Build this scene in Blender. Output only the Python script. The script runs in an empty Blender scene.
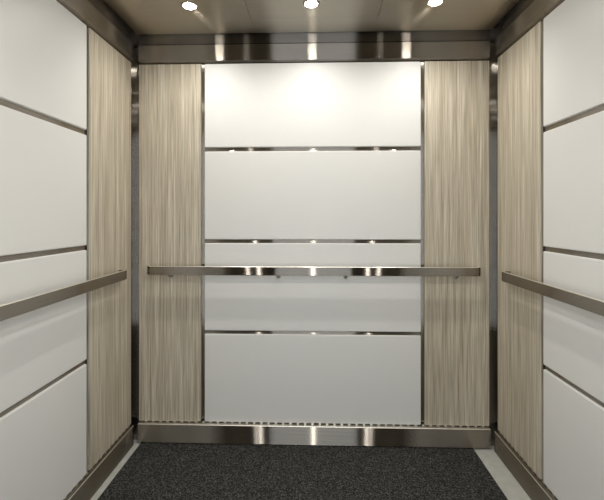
import bpy, bmesh, math, random
from mathutils import Vector, Matrix
random.seed(4)
C = bpy.context.scene.collection
R = math.radians

# ------------------------------------------------------------ materials
def new_mat(name):
    m = bpy.data.materials.new(name); m.use_nodes = True
    nt = m.node_tree
    return m, nt, nt.nodes['Principled BSDF']

def N(nt, t, **kw):
    n = nt.nodes.new(t)
    for k, v in kw.items(): setattr(n, k, v)
    return n

def steel(name, col, rough, grain, aniso=0.8, streak=0.08):
    """brushed stainless: grain = axis of the brushing; highlights smear across it"""
    m = bpy.data.materials.new(name); m.use_nodes = True
    nt = m.node_tree; nt.nodes.remove(nt.nodes['Principled BSDF'])
    b = N(nt, 'ShaderNodeBsdfAnisotropic')
    b.inputs['Anisotropy'].default_value = aniso
    nt.links.new(b.outputs[0], nt.nodes['Material Output'].inputs['Surface'])
    v = N(nt, 'ShaderNodeCombineXYZ')
    for i in range(3): v.inputs[i].default_value = grain[i]
    nt.links.new(v.outputs[0], b.inputs['Tangent'])
    geo = N(nt, 'ShaderNodeNewGeometry')
    mp = N(nt, 'ShaderNodeMapping')
    mp.inputs['Scale'].default_value = [2.0 if g else 420.0 for g in grain]
    nz = N(nt, 'ShaderNodeTexNoise'); nz.inputs['Scale'].default_value = 1.0; nz.inputs['Detail'].default_value = 2.0
    nt.links.new(geo.outputs['Position'], mp.inputs[0]); nt.links.new(mp.outputs[0], nz.inputs['Vector'])
    mr = N(nt, 'ShaderNodeMapRange')
    mr.inputs['From Min'].default_value = 0.3; mr.inputs['From Max'].default_value = 0.7
    mr.inputs['To Min'].default_value = 1.0 - streak; mr.inputs['To Max'].default_value = 1.0 + streak
    nt.links.new(nz.outputs['Fac'], mr.inputs['Value'])
    mx = N(nt, 'ShaderNodeVectorMath', operation='SCALE')
    mx.inputs[0].default_value = col
    nt.links.new(mr.outputs[0], mx.inputs['Scale']); nt.links.new(mx.outputs[0], b.inputs['Color'])
    b.inputs['Roughness'].default_value = rough
    return m

STC = (0.47, 0.43, 0.375)
M = {}
M['steel_x'] = steel('brushed_steel_along_x', STC, 0.24, (1, 0, 0), 0.925)
M['steel_y'] = steel('brushed_steel_along_y', STC, 0.24, (0, 1, 0), 0.925)
M['skin'] = steel('wall_steel', (0.50, 0.47, 0.42), 0.25, (0, 0, 1), 0.8)
M['post'] = steel('corner_steel', (0.46, 0.43, 0.385), 0.25, (0, 0, 1), 0.9)
M['ceil'] = steel('ceiling_steel', (0.53, 0.475, 0.385), 0.31, (1, 0, 0), 0.86, 0.04)
M['crown'] = steel('crown_steel', (0.32, 0.29, 0.255), 0.24, (1, 0, 0), 0.925)
M['crown_y'] = steel('crown_steel_side', (0.32, 0.29, 0.255), 0.24, (0, 1, 0), 0.925)

def simple(name, col, rough=0.5, metal=0.0, emit=None, es=0):
    m, nt, b = new_mat(name)
    b.inputs['Base Color'].default_value = (*col, 1)
    b.inputs['Roughness'].default_value = rough; b.inputs['Metallic'].default_value = metal
    if emit:
        b.inputs['Emission Color'].default_value = (*emit, 1); b.inputs['Emission Strength'].default_value = es
    return m
M['satin'] = simple('satin_steel_edge', (0.82, 0.79, 0.72), 0.38, 1.0)
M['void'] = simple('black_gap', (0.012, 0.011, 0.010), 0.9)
M['lens'] = simple('lit_lens', (1, 1, 1), 0.4, 0, (1.0, 0.96, 0.90), 100)
M['tile_edge'] = simple('panel_core', (0.30, 0.27, 0.23), 0.7)

# white laminate with very faint mottling
m, nt, b = new_mat('white_laminate')
geo = N(nt, 'ShaderNodeNewGeometry'); nz = N(nt, 'ShaderNodeTexNoise'); nz.inputs['Scale'].default_value = 3.0
nt.links.new(geo.outputs['Position'], nz.inputs['Vector'])
cr = N(nt, 'ShaderNodeValToRGB')
cr.color_ramp.elements[0].position = 0.3; cr.color_ramp.elements[0].color = (0.80, 0.795, 0.765, 1)
cr.color_ramp.elements[1].position = 0.7; cr.color_ramp.elements[1].color = (0.82, 0.81, 0.775, 1)
nt.links.new(nz.outputs['Fac'], cr.inputs[0]); nt.links.new(cr.outputs[0], b.inputs['Base Color'])
b.inputs['Roughness'].default_value = 0.42
b.inputs['Specular IOR Level'].default_value = 0.35
M['white'] = m

# pale streaked wood laminate, vertical grain
m, nt, b = new_mat('streaked_wood_laminate')
geo = N(nt, 'ShaderNodeNewGeometry'); sx = N(nt, 'ShaderNodeSeparateXYZ')
nt.links.new(geo.outputs['Position'], sx.inputs[0])
ad = N(nt, 'ShaderNodeMath', operation='ADD'); nt.links.new(sx.outputs[0], ad.inputs[0]); nt.links.new(sx.outputs[1], ad.inputs[1])
def streaks(scale, zs, det, dist=0.0, off=0.0):
    m1 = N(nt, 'ShaderNodeMath', operation='MULTIPLY_ADD'); m1.inputs[1].default_value = scale; m1.inputs[2].default_value = off
    nt.links.new(ad.outputs[0], m1.inputs[0])
    m2 = N(nt, 'ShaderNodeMath', operation='MULTIPLY'); m2.inputs[1].default_value = zs
    nt.links.new(sx.outputs[2], m2.inputs[0])
    cb = N(nt, 'ShaderNodeCombineXYZ'); nt.links.new(m1.outputs[0], cb.inputs[0]); nt.links.new(m2.outputs[0], cb.inputs[2])
    z = N(nt, 'ShaderNodeTexNoise'); z.inputs['Scale'].default_value = 1.0; z.inputs['Detail'].default_value = det
    z.inputs['Roughness'].default_value = 0.6; z.inputs['Distortion'].default_value = dist
    nt.links.new(cb.outputs[0], z.inputs['Vector']); return z
a1 = streaks(42.0, 0.7, 3.0, 0.0, 3.0)
a2 = streaks(135.0, 2.2, 3.0, 0.0, 11.0)
a3 = streaks(300.0, 5.0, 2.0, 0.0, 5.0)
r1 = N(nt, 'ShaderNodeValToRGB')
e = r1.color_ramp.elements
e[0].position = 0.30; e[0].color = (0.52, 0.465, 0.37, 1)
e[1].position = 0.70; e[1].color = (0.74, 0.695, 0.585, 1)
x = e.new(0.45); x.color = (0.58, 0.525, 0.42, 1)
x = e.new(0.57); x.color = (0.66, 0.61, 0.50, 1)
r2 = N(nt, 'ShaderNodeValToRGB')
e = r2.color_ramp.elements
e[0].position = 0.32; e[0].color = (0.66, 0.62, 0.57, 1)
e[1].position = 0.68; e[1].color = (1.18, 1.165, 1.14, 1)
x = e.new(0.47); x.color = (0.90, 0.885, 0.87, 1)
r3 = N(nt, 'ShaderNodeValToRGB')
e = r3.color_ramp.elements
e[0].position = 0.35; e[0].color = (0.78, 0.755, 0.72, 1); e[1].position = 0.6; e[1].color = (1.04, 1.04, 1.04, 1)
nt.links.new(a1.outputs['Fac'], r1.inputs[0]); nt.links.new(a2.outputs['Fac'], r2.inputs[0]); nt.links.new(a3.outputs['Fac'], r3.inputs[0])
k1 = N(nt, 'ShaderNodeMix', data_type='RGBA', blend_type='MULTIPLY'); k1.inputs[0].default_value = 1
k2 = N(nt, 'ShaderNodeMix', data_type='RGBA', blend_type='MULTIPLY'); k2.inputs[0].default_value = 1
nt.links.new(r1.outputs[0], k1.inputs[6]); nt.links.new(r2.outputs[0], k1.inputs[7])
nt.links.new(k1.outputs[2], k2.inputs[6]); nt.links.new(r3.outputs[0], k2.inputs[7])
nt.links.new(k2.outputs[2], b.inputs['Base Color'])
b.inputs['Roughness'].default_value = 0.42; b.inputs['Specular IOR Level'].default_value = 0.35
M['wood'] = m

# charcoal carpet
m, nt, b = new_mat('charcoal_carpet')
geo = N(nt, 'ShaderNodeNewGeometry')
n1 = N(nt, 'ShaderNodeTexNoise'); n1.inputs['Scale'].default_value = 165; n1.inputs['Detail'].default_value = 4; n1.inputs['Roughness'].default_value = 0.75
n2 = N(nt, 'ShaderNodeTexVoronoi'); n2.inputs['Scale'].default_value = 260
nt.links.new(geo.outputs['Position'], n1.inputs['Vector']); nt.links.new(geo.outputs['Position'], n2.inputs['Vector'])
cr = N(nt, 'ShaderNodeValToRGB'); e = cr.color_ramp.elements
e[0].position = 0.36; e[0].color = (0.010, 0.010, 0.010, 1); e[1].position = 0.68; e[1].color = (0.21, 0.207, 0.195, 1)
x = e.new(0.52); x.color = (0.045, 0.044, 0.041, 1)
nt.links.new(n1.outputs['Fac'], cr.inputs[0]); nt.links.new(cr.outputs[0], b.inputs['Base Color'])
bp = N(nt, 'ShaderNodeBump'); bp.inputs['Strength'].default_value = 0.8; bp.inputs['Distance'].default_value = 0.004
nt.links.new(n2.outputs['Distance'], bp.inputs['Height']); nt.links.new(bp.outputs[0], b.inputs['Normal'])
b.inputs['Roughness'].default_value = 1.0; b.inputs['Specular IOR Level'].default_value = 0.1
M['carpet'] = m

# pale grey sub-floor
m, nt, b = new_mat('pale_grey_floor')
geo = N(nt, 'ShaderNodeNewGeometry'); n1 = N(nt, 'ShaderNodeTexNoise'); n1.inputs['Scale'].default_value = 30; n1.inputs['Detail'].default_value = 5
nt.links.new(geo.outputs['Position'], n1.inputs['Vector'])
cr = N(nt, 'ShaderNodeValToRGB'); e = cr.color_ramp.elements
e[0].position = 0.3; e[0].color = (0.48, 0.48, 0.42, 1); e[1].position = 0.7; e[1].color = (0.56, 0.57, 0.54, 1)
nt.links.new(n1.outputs['Fac'], cr.inputs[0]); nt.links.new(cr.outputs[0], b.inputs['Base Color'])
b.inputs['Roughness'].default_value = 0.5
M['floor'] = m

# ------------------------------------------------------------ mesh helpers
def box(bm, x0, x1, y0, y1, z0, z1, bev=0.0, seg=2):
    t = bmesh.new()
    bmesh.ops.create_cube(t, size=1.0)
    bmesh.ops.scale(t, vec=(x1 - x0, y1 - y0, z1 - z0), verts=t.verts)
    bmesh.ops.translate(t, vec=((x0 + x1) / 2, (y0 + y1) / 2, (z0 + z1) / 2), verts=t.verts)
    if bev: bmesh.ops.bevel(t, geom=list(t.edges), offset=bev, segments=seg, profile=0.5, affect='EDGES')
    me = bpy.data.meshes.new('tmp'); t.to_mesh(me); t.free(); bm.from_mesh(me); bpy.data.meshes.remove(me)

def lathe(bm, prof, seg=40):
    """revolve (r, z) points about Z; r = 0 closes the surface"""
    rings = []
    for r, z in prof:
        if r < 1e-6: rings.append([bm.verts.new((0, 0, z))])
        else: rings.append([bm.verts.new((r * math.cos(2 * math.pi * k / seg), r * math.sin(2 * math.pi * k / seg), z)) for k in range(seg)])
    for a, c in zip(rings, rings[1:]):
        for k in range(seg):
            j = (k + 1) % seg
            va, vb = (a[k], a[j]) if len(a) > 1 else (a[0], None)
            vc, vd = (c[j], c[k]) if len(c) > 1 else (c[0], None)
            bm.faces.new([v for v in (va, vb, vc, vd) if v is not None])
    bmesh.ops.recalc_face_normals(bm, faces=bm.faces)

def tube(bm, pts, rad, seg=12):
    rings = []
    for i, p in enumerate(pts):
        p = Vector(p)
        d = (Vector(pts[min(i + 1, len(pts) - 1)]) - Vector(pts[max(i - 1, 0)])).normalized()
        u = d.cross(Vector((1, 0, 0))).normalized(); w = d.cross(u)
        rings.append([bm.verts.new(p + rad * (math.cos(2 * math.pi * k / seg) * u + math.sin(2 * math.pi * k / seg) * w)) for k in range(seg)])
    for a, c in zip(rings, rings[1:]):
        for k in range(seg):
            bm.faces.new((a[k], a[(k + 1) % seg], c[(k + 1) % seg], c[k]))
    bm.faces.new(rings[0]); bm.faces.new(rings[-1][::-1])
    bmesh.ops.recalc_face_normals(bm, faces=bm.faces)

def obj(name, bm, mat, parent=None, origin=(0, 0, 0), smooth=False):
    """links bm (in world coordinates, or its parent's) as one object whose origin sits at `origin`"""
    me = bpy.data.meshes.new(name)
    bmesh.ops.translate(bm, vec=-Vector(origin), verts=bm.verts)
    bm.to_mesh(me); bm.free(); me.materials.append(mat)
    if smooth:
        for p in me.polygons: p.use_smooth = True
        me.set_sharp_from_angle(angle=R(35))
    o = bpy.data.objects.new(name, me); C.objects.link(o); o.location = origin
    if parent: o.parent = parent
    return o

def tag(o, label=None, cat=None, group=None, kind=None):
    if label: o['label'] = label
    if cat: o['category'] = cat
    if group: o['group'] = group
    if kind: o['kind'] = kind
    return o

def struct(name, bm, mat, label):
    return tag(obj(name, bm, mat), label=label, kind='structure')

def empty(name, loc, rz=0.0):
    o = bpy.data.objects.new(name, None); C.objects.link(o)
    o.location = loc; o.rotation_euler = (0, 0, rz); o.empty_display_size = 0.05
    return o

# ------------------------------------------------------------ dimensions (metres)
YB, YF = 2.10, -0.15          # back panel face, inner face of front wall
XS = 0.9145                   # side panel face
T = 0.020                     # panel thickness
CAMH = 1.154
Z_BASE = 0.096
Z_PB = 0.1022                 # underside of the lowest panels
Z_PT = 1.932
GR = [(0.551, 0.569), (1.0155, 1.0345), (1.484, 1.505)]   # the horizontal reveals
Z_F0, Z_F1 = 1.944, 2.026     # fascia
Z_C = 2.078                   # ceiling

# ------------------------------------------------------------ the setting
bm = bmesh.new(); box(bm, -1.05, 1.05, YF - 0.15, 2.24, -0.06, -0.006)
struct('floor', bm, M['floor'], 'pale grey elevator floor left bare as strips beside the carpet')
bm = bmesh.new(); box(bm, -1.05, 1.05, YB + T, YB + T + 0.08, -0.006, 2.24)
struct('wall_back', bm, M['skin'], 'stainless steel back wall seen in the gaps between panels')
bm = bmesh.new(); box(bm, -XS - T - 0.08, -XS - T, YF - 0.1, YB + T, -0.006, 2.24)
struct('wall_left', bm, M['skin'], 'stainless steel left wall seen in the gaps between panels')
bm = bmesh.new(); box(bm, XS + T, XS + T + 0.08, YF - 0.1, YB + T, -0.006, 2.24)
struct('wall_right', bm, M['skin'], 'stainless steel right wall seen in the gaps between panels')
bm = bmesh.new()
for s in (-1, 1):
    box(bm, min(s * 0.44, s * (XS + T)), max(s * 0.44, s * (XS + T)), YF - 0.05, YF, -0.006, 2.24)
box(bm, -0.44, 0.44, YF - 0.05, YF, 2.03, 2.24)
struct('wall_front', bm, M['steel_x'], 'stainless steel front wall with open doorway')

# ceiling: steel sheet with an opening for the loose centre panel, and the closed top above it
HX0, HX1, HY0, HY1 = -0.287, 0.309, 0.03, 1.925
bm = bmesh.new()
CE = 0.893; CYB = 2.082
box(bm, -CE, HX0, YF, CYB, Z_C, Z_C + 0.02, 0.0015, 1)
box(bm, HX1, CE, YF, CYB, Z_C, Z_C + 0.02, 0.0015, 1)
box(bm, HX0, HX1, HY1, CYB, Z_C, Z_C + 0.02)
box(bm, HX0, HX1, YF, HY0, Z_C, Z_C + 0.02)
struct('ceiling', bm, M['ceil'], 'brushed steel elevator ceiling')
bm = bmesh.new(); box(bm, -1.05, 1.05, YF - 0.15, 2.24, 2.24, 2.28)
struct('ceiling', bm, M['void'], 'dark closed top above the brushed steel ceiling')
bm = bmesh.new(); box(bm, HX0 + 0.0025, HX1 - 0.0025, HY0 + 0.003, HY1 - 0.001, Z_C, Z_C + 0.02, 0.001, 1)
o = obj('ceiling_panel', bm, M['ceil'], origin=(0.01, 0.98, Z_C))
tag(o, 'brushed steel centre ceiling panel with thin dark seams', 'ceiling panel')

# crown strips above the fascias, then the fascias, baseboards and corner posts
def trim(n, bx, mat, label, bev=0.0015):
    bm = bmesh.new()
    for b_ in bx: box(bm, *b_, bev)
    return struct('trim_%d' % n, bm, mat, label)
trim(1, [(-XS - T, XS + T, YB - 0.002, YB + T, 2.033, 2.235)], M['crown'], 'dark steel crown strip along the top of the back wall')
trim(2, [(-XS - T, -XS + 0.002, YF, YB - 0.002, 2.033, 2.235)], M['crown_y'], 'dark steel crown strip along the top of the left wall')
trim(3, [(XS - 0.002, XS + T, YF, YB - 0.002, 2.033, 2.235)], M['crown_y'], 'dark steel crown strip along the top of the right wall')
FE = 0.888                    # half length of the back panels, fascia and base
trim(4, [(-FE, FE, YB - 0.010, YB + T, Z_F0, Z_F1)], M['steel_x'], 'brushed steel fascia band above the back wall panels')
YS = 2.068                    # rear end of everything on the side walls
trim(5, [(-XS - T, -XS + 0.012, YF, YS, Z_F0, Z_F1)], M['steel_y'], 'brushed steel fascia band above the left wall panels')
trim(6, [(XS - 0.012, XS + T, YF, YS, Z_F0, Z_F1)], M['steel_y'], 'brushed steel fascia band above the right wall panels')
for n, s, side in ((7, -1, 'left'), (8, 1, 'right')):
    xa, xb = s * (XS + T), s * (XS + T - 0.002)
    xc = s * (FE - 0.004)
    bm = bmesh.new()
    box(bm, min(xa, xb), max(xa, xb), YS - 0.008, YB + T, -0.006, 2.033)
    box(bm, min(xb, xc), max(xb, xc), YB + T - 0.002, YB + T, -0.006, 2.033)
    struct('trim_%d' % n, bm, M['post'], 'polished steel corner post between back and %s walls' % side)

def base(name, dims, mat, label):
    bm = bmesh.new(); box(bm, *dims, 0.0022, 1)
    o = struct(name, bm, mat, label)
    o.data.materials.append(M['satin'])                 # the folded top edge is polished
    for p in o.data.polygons:
        if p.normal.z > 0.3 and (name == 'baseboard_back' or p.normal.z < 0.95): p.material_index = 1
    return o
base('baseboard_back', (-FE, FE, YB - 0.020, YB + T, 0.0015, Z_BASE), M['steel_x'], 'brushed steel kick plate along the foot of the back wall')
base('baseboard_left', (-XS - T, -XS + 0.0135, YF, YS, -0.006, Z_BASE), M['steel_y'], 'brushed steel kick plate along the foot of the left wall')
base('baseboard_right', (XS - 0.0165, XS + T, YF, YS, -0.006, Z_BASE), M['steel_y'], 'brushed steel kick plate along the foot of the right wall')

# vent strips: small steel tabs with dark slots between them, just above each kick plate
def vent(n, side):
    dark, tabs = bmesh.new(), bmesh.new()
    z0, z1 = Z_BASE, Z_PB + 0.004
    L0, L1 = (-FE, FE) if side == 'back' else (YF, YS)
    if side == 'back': box(dark, L0, L1, YB + 0.012, YB + T, z0, z1)
    elif side == 'left': box(dark, -XS - T, -XS - 0.012, L0, L1, z0, z1)
    else: box(dark, XS + 0.012, XS + T, L0, L1, z0, z1)
    x_ = L0 + 0.03
    while x_ < L1 - 0.02:
        if side == 'back': box(tabs, x_, x_ + 0.011, YB + 0.003, YB + 0.0125, z0, z1 - 0.004)
        elif side == 'left': box(tabs, -XS - 0.0125, -XS - 0.003, x_, x_ + 0.011, z0, z1 - 0.004)
        else: box(tabs, XS + 0.003, XS + 0.0125, x_, x_ + 0.011, z0, z1 - 0.004)
        x_ += 0.0372
    a = struct('trim_%d' % n, dark, M['void'], 'dark slotted vent strip above the %s kick plate' % side)
    t_ = obj('vent_tabs', tabs, M['satin'], a); t_['label'] = 'pale steel tabs between the slots'
vent(9, 'back'); vent(10, 'left'); vent(11, 'right')

# horizontal steel strips at the back of the reveals between the white panels
for i, (z0, z1) in enumerate(GR):
    hh = ('lowest', 'middle', 'highest')[i]
    trim(12 + 3 * i, [(-0.5485, 0.5485, YB + 0.010, YB + T, z0 - 0.001, z1 + 0.001)], M['steel_x'], 'thin brushed steel strip in the %s reveal of the back wall' % hh, 0)
    trim(13 + 3 * i, [(-XS - T, -XS - 0.010, 0.30, 1.662, z0 - 0.001, z1 + 0.001)], M['steel_y'], 'thin brushed steel strip in the %s reveal of the left wall' % hh, 0)
    trim(14 + 3 * i, [(XS + 0.010, XS + T, 0.30, 1.662, z0 - 0.001, z1 + 0.001)], M['steel_y'], 'thin brushed steel strip in the %s reveal of the right wall' % hh, 0)

for n, s, side in ((21, -1, 'left'), (22, 1, 'right')):  # black strips added to darken the side gaps like deep shade
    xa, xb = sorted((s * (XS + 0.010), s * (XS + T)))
    trim(n, [(xa, xb, 1.663, 1.680, Z_PB, Z_PT)], M['void'], 'black strip standing in for the shade in the upright gap between white and wood-look panels of the %s wall' % side, 0)

# ------------------------------------------------------------ wall panels
ZR = [(Z_PB, GR[0][0]), (GR[0][1], GR[1][0]), (GR[1][1], GR[2][0]), (GR[2][1], Z_PT)]
ROW = ['lowest, just above the kick plate', 'just under the handrail crossing it, second from the bottom',
       'second from the top, above the handrail', 'topmost, just below the fascia']
ROW[1] = 'crossed by the handrail, second from the bottom'
WX, WY0, WY1 = 0.5485, 0.30, 1.662
for i, (z0, z1) in enumerate(ZR):
    bm = bmesh.new(); box(bm, -WX, WX, YB, YB + T - 0.0012, z0, z1, 0.0042, 4)
    tag(obj('white_panel', bm, M['white'], origin=(0, YB + T, z0)),
        'white laminate panel on the back wall, ' + ROW[i], 'panel', 'white panels on the back wall')
    for s, side in ((-1, 'left'), (1, 'right')):
        xa, xb = sorted((s * XS, s * (XS + T - 0.0012)))
        bm = bmesh.new(); box(bm, xa, xb, WY0, WY1, z0, z1, 0.0042, 4)
        tag(obj('white_panel', bm, M['white'], origin=(s * (XS + T), (WY0 + WY1) / 2, z0)),
            'white laminate panel on the %s wall, ' % side + ROW[i], 'panel', 'white panels on the %s wall' % side)
for s, side in ((-1, 'left'), (1, 'right')):
    xa, xb = sorted((s * 0.568, s * FE))
    bm = bmesh.new(); box(bm, xa, xb, YB, YB + T - 0.0012, Z_PB, Z_PT, 0.0018, 2)
    tag(obj('wood_look_panel', bm, M['wood'], origin=((xa + xb) / 2, YB + T, Z_PB)),
        'tall streaked wood-look panel on the back wall, %s of the white panels' % side, 'panel', 'wood-look wall panels')
    xa, xb = sorted((s * XS, s * (XS + T - 0.0012)))
    bm = bmesh.new(); box(bm, xa, xb, 1.681, YS, Z_PB, Z_PT, 0.0018, 2)
    tag(obj('wood_look_panel', bm, M['wood'], origin=(s * (XS + T), 1.87, Z_PB)),
        'tall streaked wood-look panel on the %s wall beside the corner post' % side, 'panel', 'wood-look wall panels')

# ------------------------------------------------------------ handrails
RT, RB, RD, RTH = 0.902, 0.858, 0.050, 0.0125
def rail_bm(L):
    """flat bar along local X, front towards -Y, both ends bent back to the wall face at y = 0"""
    bm = bmesh.new()
    r = 0.040; pts = []
    yc = -RD + RTH / 2; hx = L / 2 - RTH / 2
    pts.append((Vector((-hx, 0, 0)), Vector((-1, 0, 0))))
    pts.append((Vector((-hx, yc + r, 0)), Vector((-1, 0, 0))))
    for k in range(1, 11):
        a = math.pi + k / 10 * math.pi / 2
        nrm = Vector((math.cos(a), math.sin(a), 0)); pts.append((Vector((-hx + r, yc + r, 0)) + r * nrm, nrm))
    for k in range(0, 10):
        a = 1.5 * math.pi + k / 10 * math.pi / 2
        nrm = Vector((math.cos(a), math.sin(a), 0)); pts.append((Vector((hx - r, yc + r, 0)) + r * nrm, nrm))
    pts.append((Vector((hx, yc + r, 0)), Vector((1, 0, 0))))
    pts.append((Vector((hx, 0, 0)), Vector((1, 0, 0))))
    h, t, c = (RT - RB) / 2, RTH / 2, 0.002
    sec = [(-t + c, -h), (t - c, -h), (t, -h + c), (t, h - c), (t - c, h), (-t + c, h), (-t, h - c), (-t, -h + c)]
    rings = [[bm.verts.new(p + n * a + Vector((0, 0, b_))) for a, b_ in sec] for p, n in pts]
    for a, c_ in zip(rings, rings[1:]):
        for k in range(8): bm.faces.new((a[k], a[(k + 1) % 8], c_[(k + 1) % 8], c_[k]))
    bm.faces.new(rings[0]); bm.faces.new(rings[-1][::-1])
    bmesh.ops.recalc_face_normals(bm, faces=bm.faces)
    return bm

def bracket_bm(x_, drop):
    """small round arm rising from the wall to the back of the bar"""
    bm = bmesh.new(); p = []
    zc = -(RT - RB) / 2
    p.append((x_, 0, zc - drop)); p.append((x_, -0.017, zc - drop))
    for k in range(1, 8):
        a = k / 7 * math.pi / 2
        p.append((x_, -0.017 - 0.016 * math.sin(a), zc - drop + 0.016 * (1 - math.cos(a))))
    p.append((x_, -0.033, zc + 0.008))
    tube(bm, p, 0.0055)
    return bm

def rosette_bm(x_, drop):
    bm = bmesh.new(); zc = -(RT - RB) / 2 - drop
    lathe(bm, [(0, 0), (0.011, 0), (0.011, 0.002), (0.0095, 0.0032), (0, 0.0032)], 24)
    bmesh.ops.rotate(bm, verts=bm.verts, cent=(0, 0, 0), matrix=Matrix.Rotation(R(90), 3, 'X'))
    bmesh.ops.translate(bm, verts=bm.verts, vec=(x_, 0, zc))
    return bm

def handrail(loc, rz, L, brk, mat, label, drop=0.010):
    root = empty('handrail', loc, rz)
    tag(root, label, 'handrail', 'brushed steel handrails')
    rl = obj('rail', rail_bm(L), mat, root, smooth=True)
    rl.data.materials.append(M['satin'])                # ground top edge
    for p in rl.data.polygons:
        if p.normal.z > 0.3: p.material_index = 1
    for x_ in brk:
        b_ = obj('bracket', bracket_bm(x_, drop), M['post'], root, smooth=True)
        obj('mounting_disc', rosette_bm(x_, drop), M['post'], b_, smooth=True)
zc = (RT + RB) / 2
handrail((0, YB, zc), 0, 1.68, (-0.72, -0.17, 0.17, 0.72), M['steel_x'], 'flat brushed steel handrail across the back wall')
handrail((-XS, 0.975, zc), R(90), 1.945, (-0.80, -0.395, 0.395, 0.80), M['steel_y'], 'flat brushed steel handrail along the left wall', -0.003)
handrail((XS, 0.975, zc), R(-90), 1.945, (-0.80, -0.395, 0.395, 0.80), M['steel_y'], 'flat brushed steel handrail along the right wall', -0.003)

# ------------------------------------------------------------ carpet
bm = bmesh.new(); box(bm, -0.872, 0.803, YF, YB - 0.002, -0.006, -0.002, 0.001, 1)
tag(obj('carpet', bm, M['carpet']), 'charcoal speckled carpet covering the elevator floor', 'carpet')

# ------------------------------------------------------------ downlights
POWER = 10.2
def downlight(loc, label):
    root = empty('downlight', loc)
    tag(root, label, 'downlight', 'round recessed ceiling downlights')
    bm = bmesh.new()
    lathe(bm, [(0.0275, 0.0), (0.0275, -0.003), (0.032, -0.0045), (0.036, -0.003), (0.0375, 0.0)], 48)
    r_ = obj('trim_ring', bm, M['ceil'], root, smooth=True)
    bm = bmesh.new()
    lathe(bm, [(0.0275, -0.0005)] + [(0.027 * math.cos(a), -0.0015 - 0.010 * math.sin(a)) for a in [R(x_) for x_ in range(0, 90, 10)]] + [(0, -0.0115)], 40)
    l_ = obj('lens', bm, M['lens'], root, smooth=True); l_['label'] = 'glowing white lens'
    ld = bpy.data.lights.new('lamp', 'SPOT'); ld.energy = POWER; ld.color = (1.0, 0.975, 0.93)
    ld.spot_size = R(156); ld.spot_blend = 1.0; ld.shadow_soft_size = 0.015
    lo = bpy.data.objects.new('lamp', ld); C.objects.link(lo); lo.location = (0, 0, -0.028); lo.parent = root
pos = ['left of the three along the back edge of the ceiling', 'middle of the three along the back edge of the ceiling',
       'right of the three along the back edge of the ceiling']
for y_, row in ((1.80, 0), (0.78, 1)):
    for k, x_ in enumerate((-0.535, 0.0, 0.535)):
        lb = 'round glowing ceiling downlight, ' + (pos[k] if row == 0 else pos[k].replace('along the back edge of the ceiling', 'nearer the doorway'))
        downlight((x_, y_, Z_C), lb)

# ------------------------------------------------------------ lobby light through the open doorway
w = bpy.data.worlds.new('lobby'); bpy.context.scene.world = w; w.use_nodes = True
w.node_tree.nodes['Background'].inputs[0].default_value = (0.90, 0.95, 1.0, 1)
w.node_tree.nodes['Background'].inputs[1].default_value = 1.98

# ------------------------------------------------------------ camera
cam = bpy.data.cameras.new('camera'); co = bpy.data.objects.new('camera', cam); C.objects.link(co)
co.location = (0.016, 0.0, CAMH); co.rotation_euler = (R(90), 0, R(1.80))
cam.sensor_fit = 'HORIZONTAL'; cam.sensor_width = 36.0
cam.lens = 36.0 * 414.0 / 604.0
cam.shift_x = 0.0; cam.shift_y = -(250.0 - 216.0) / 604.0
cam.clip_start = 0.01
sc = bpy.context.scene
sc.camera = co
sc.view_settings.view_transform = 'Standard'; sc.view_settings.look = 'None'
sc.view_settings.gamma = 1.0; sc.view_settings.exposure = 0.0
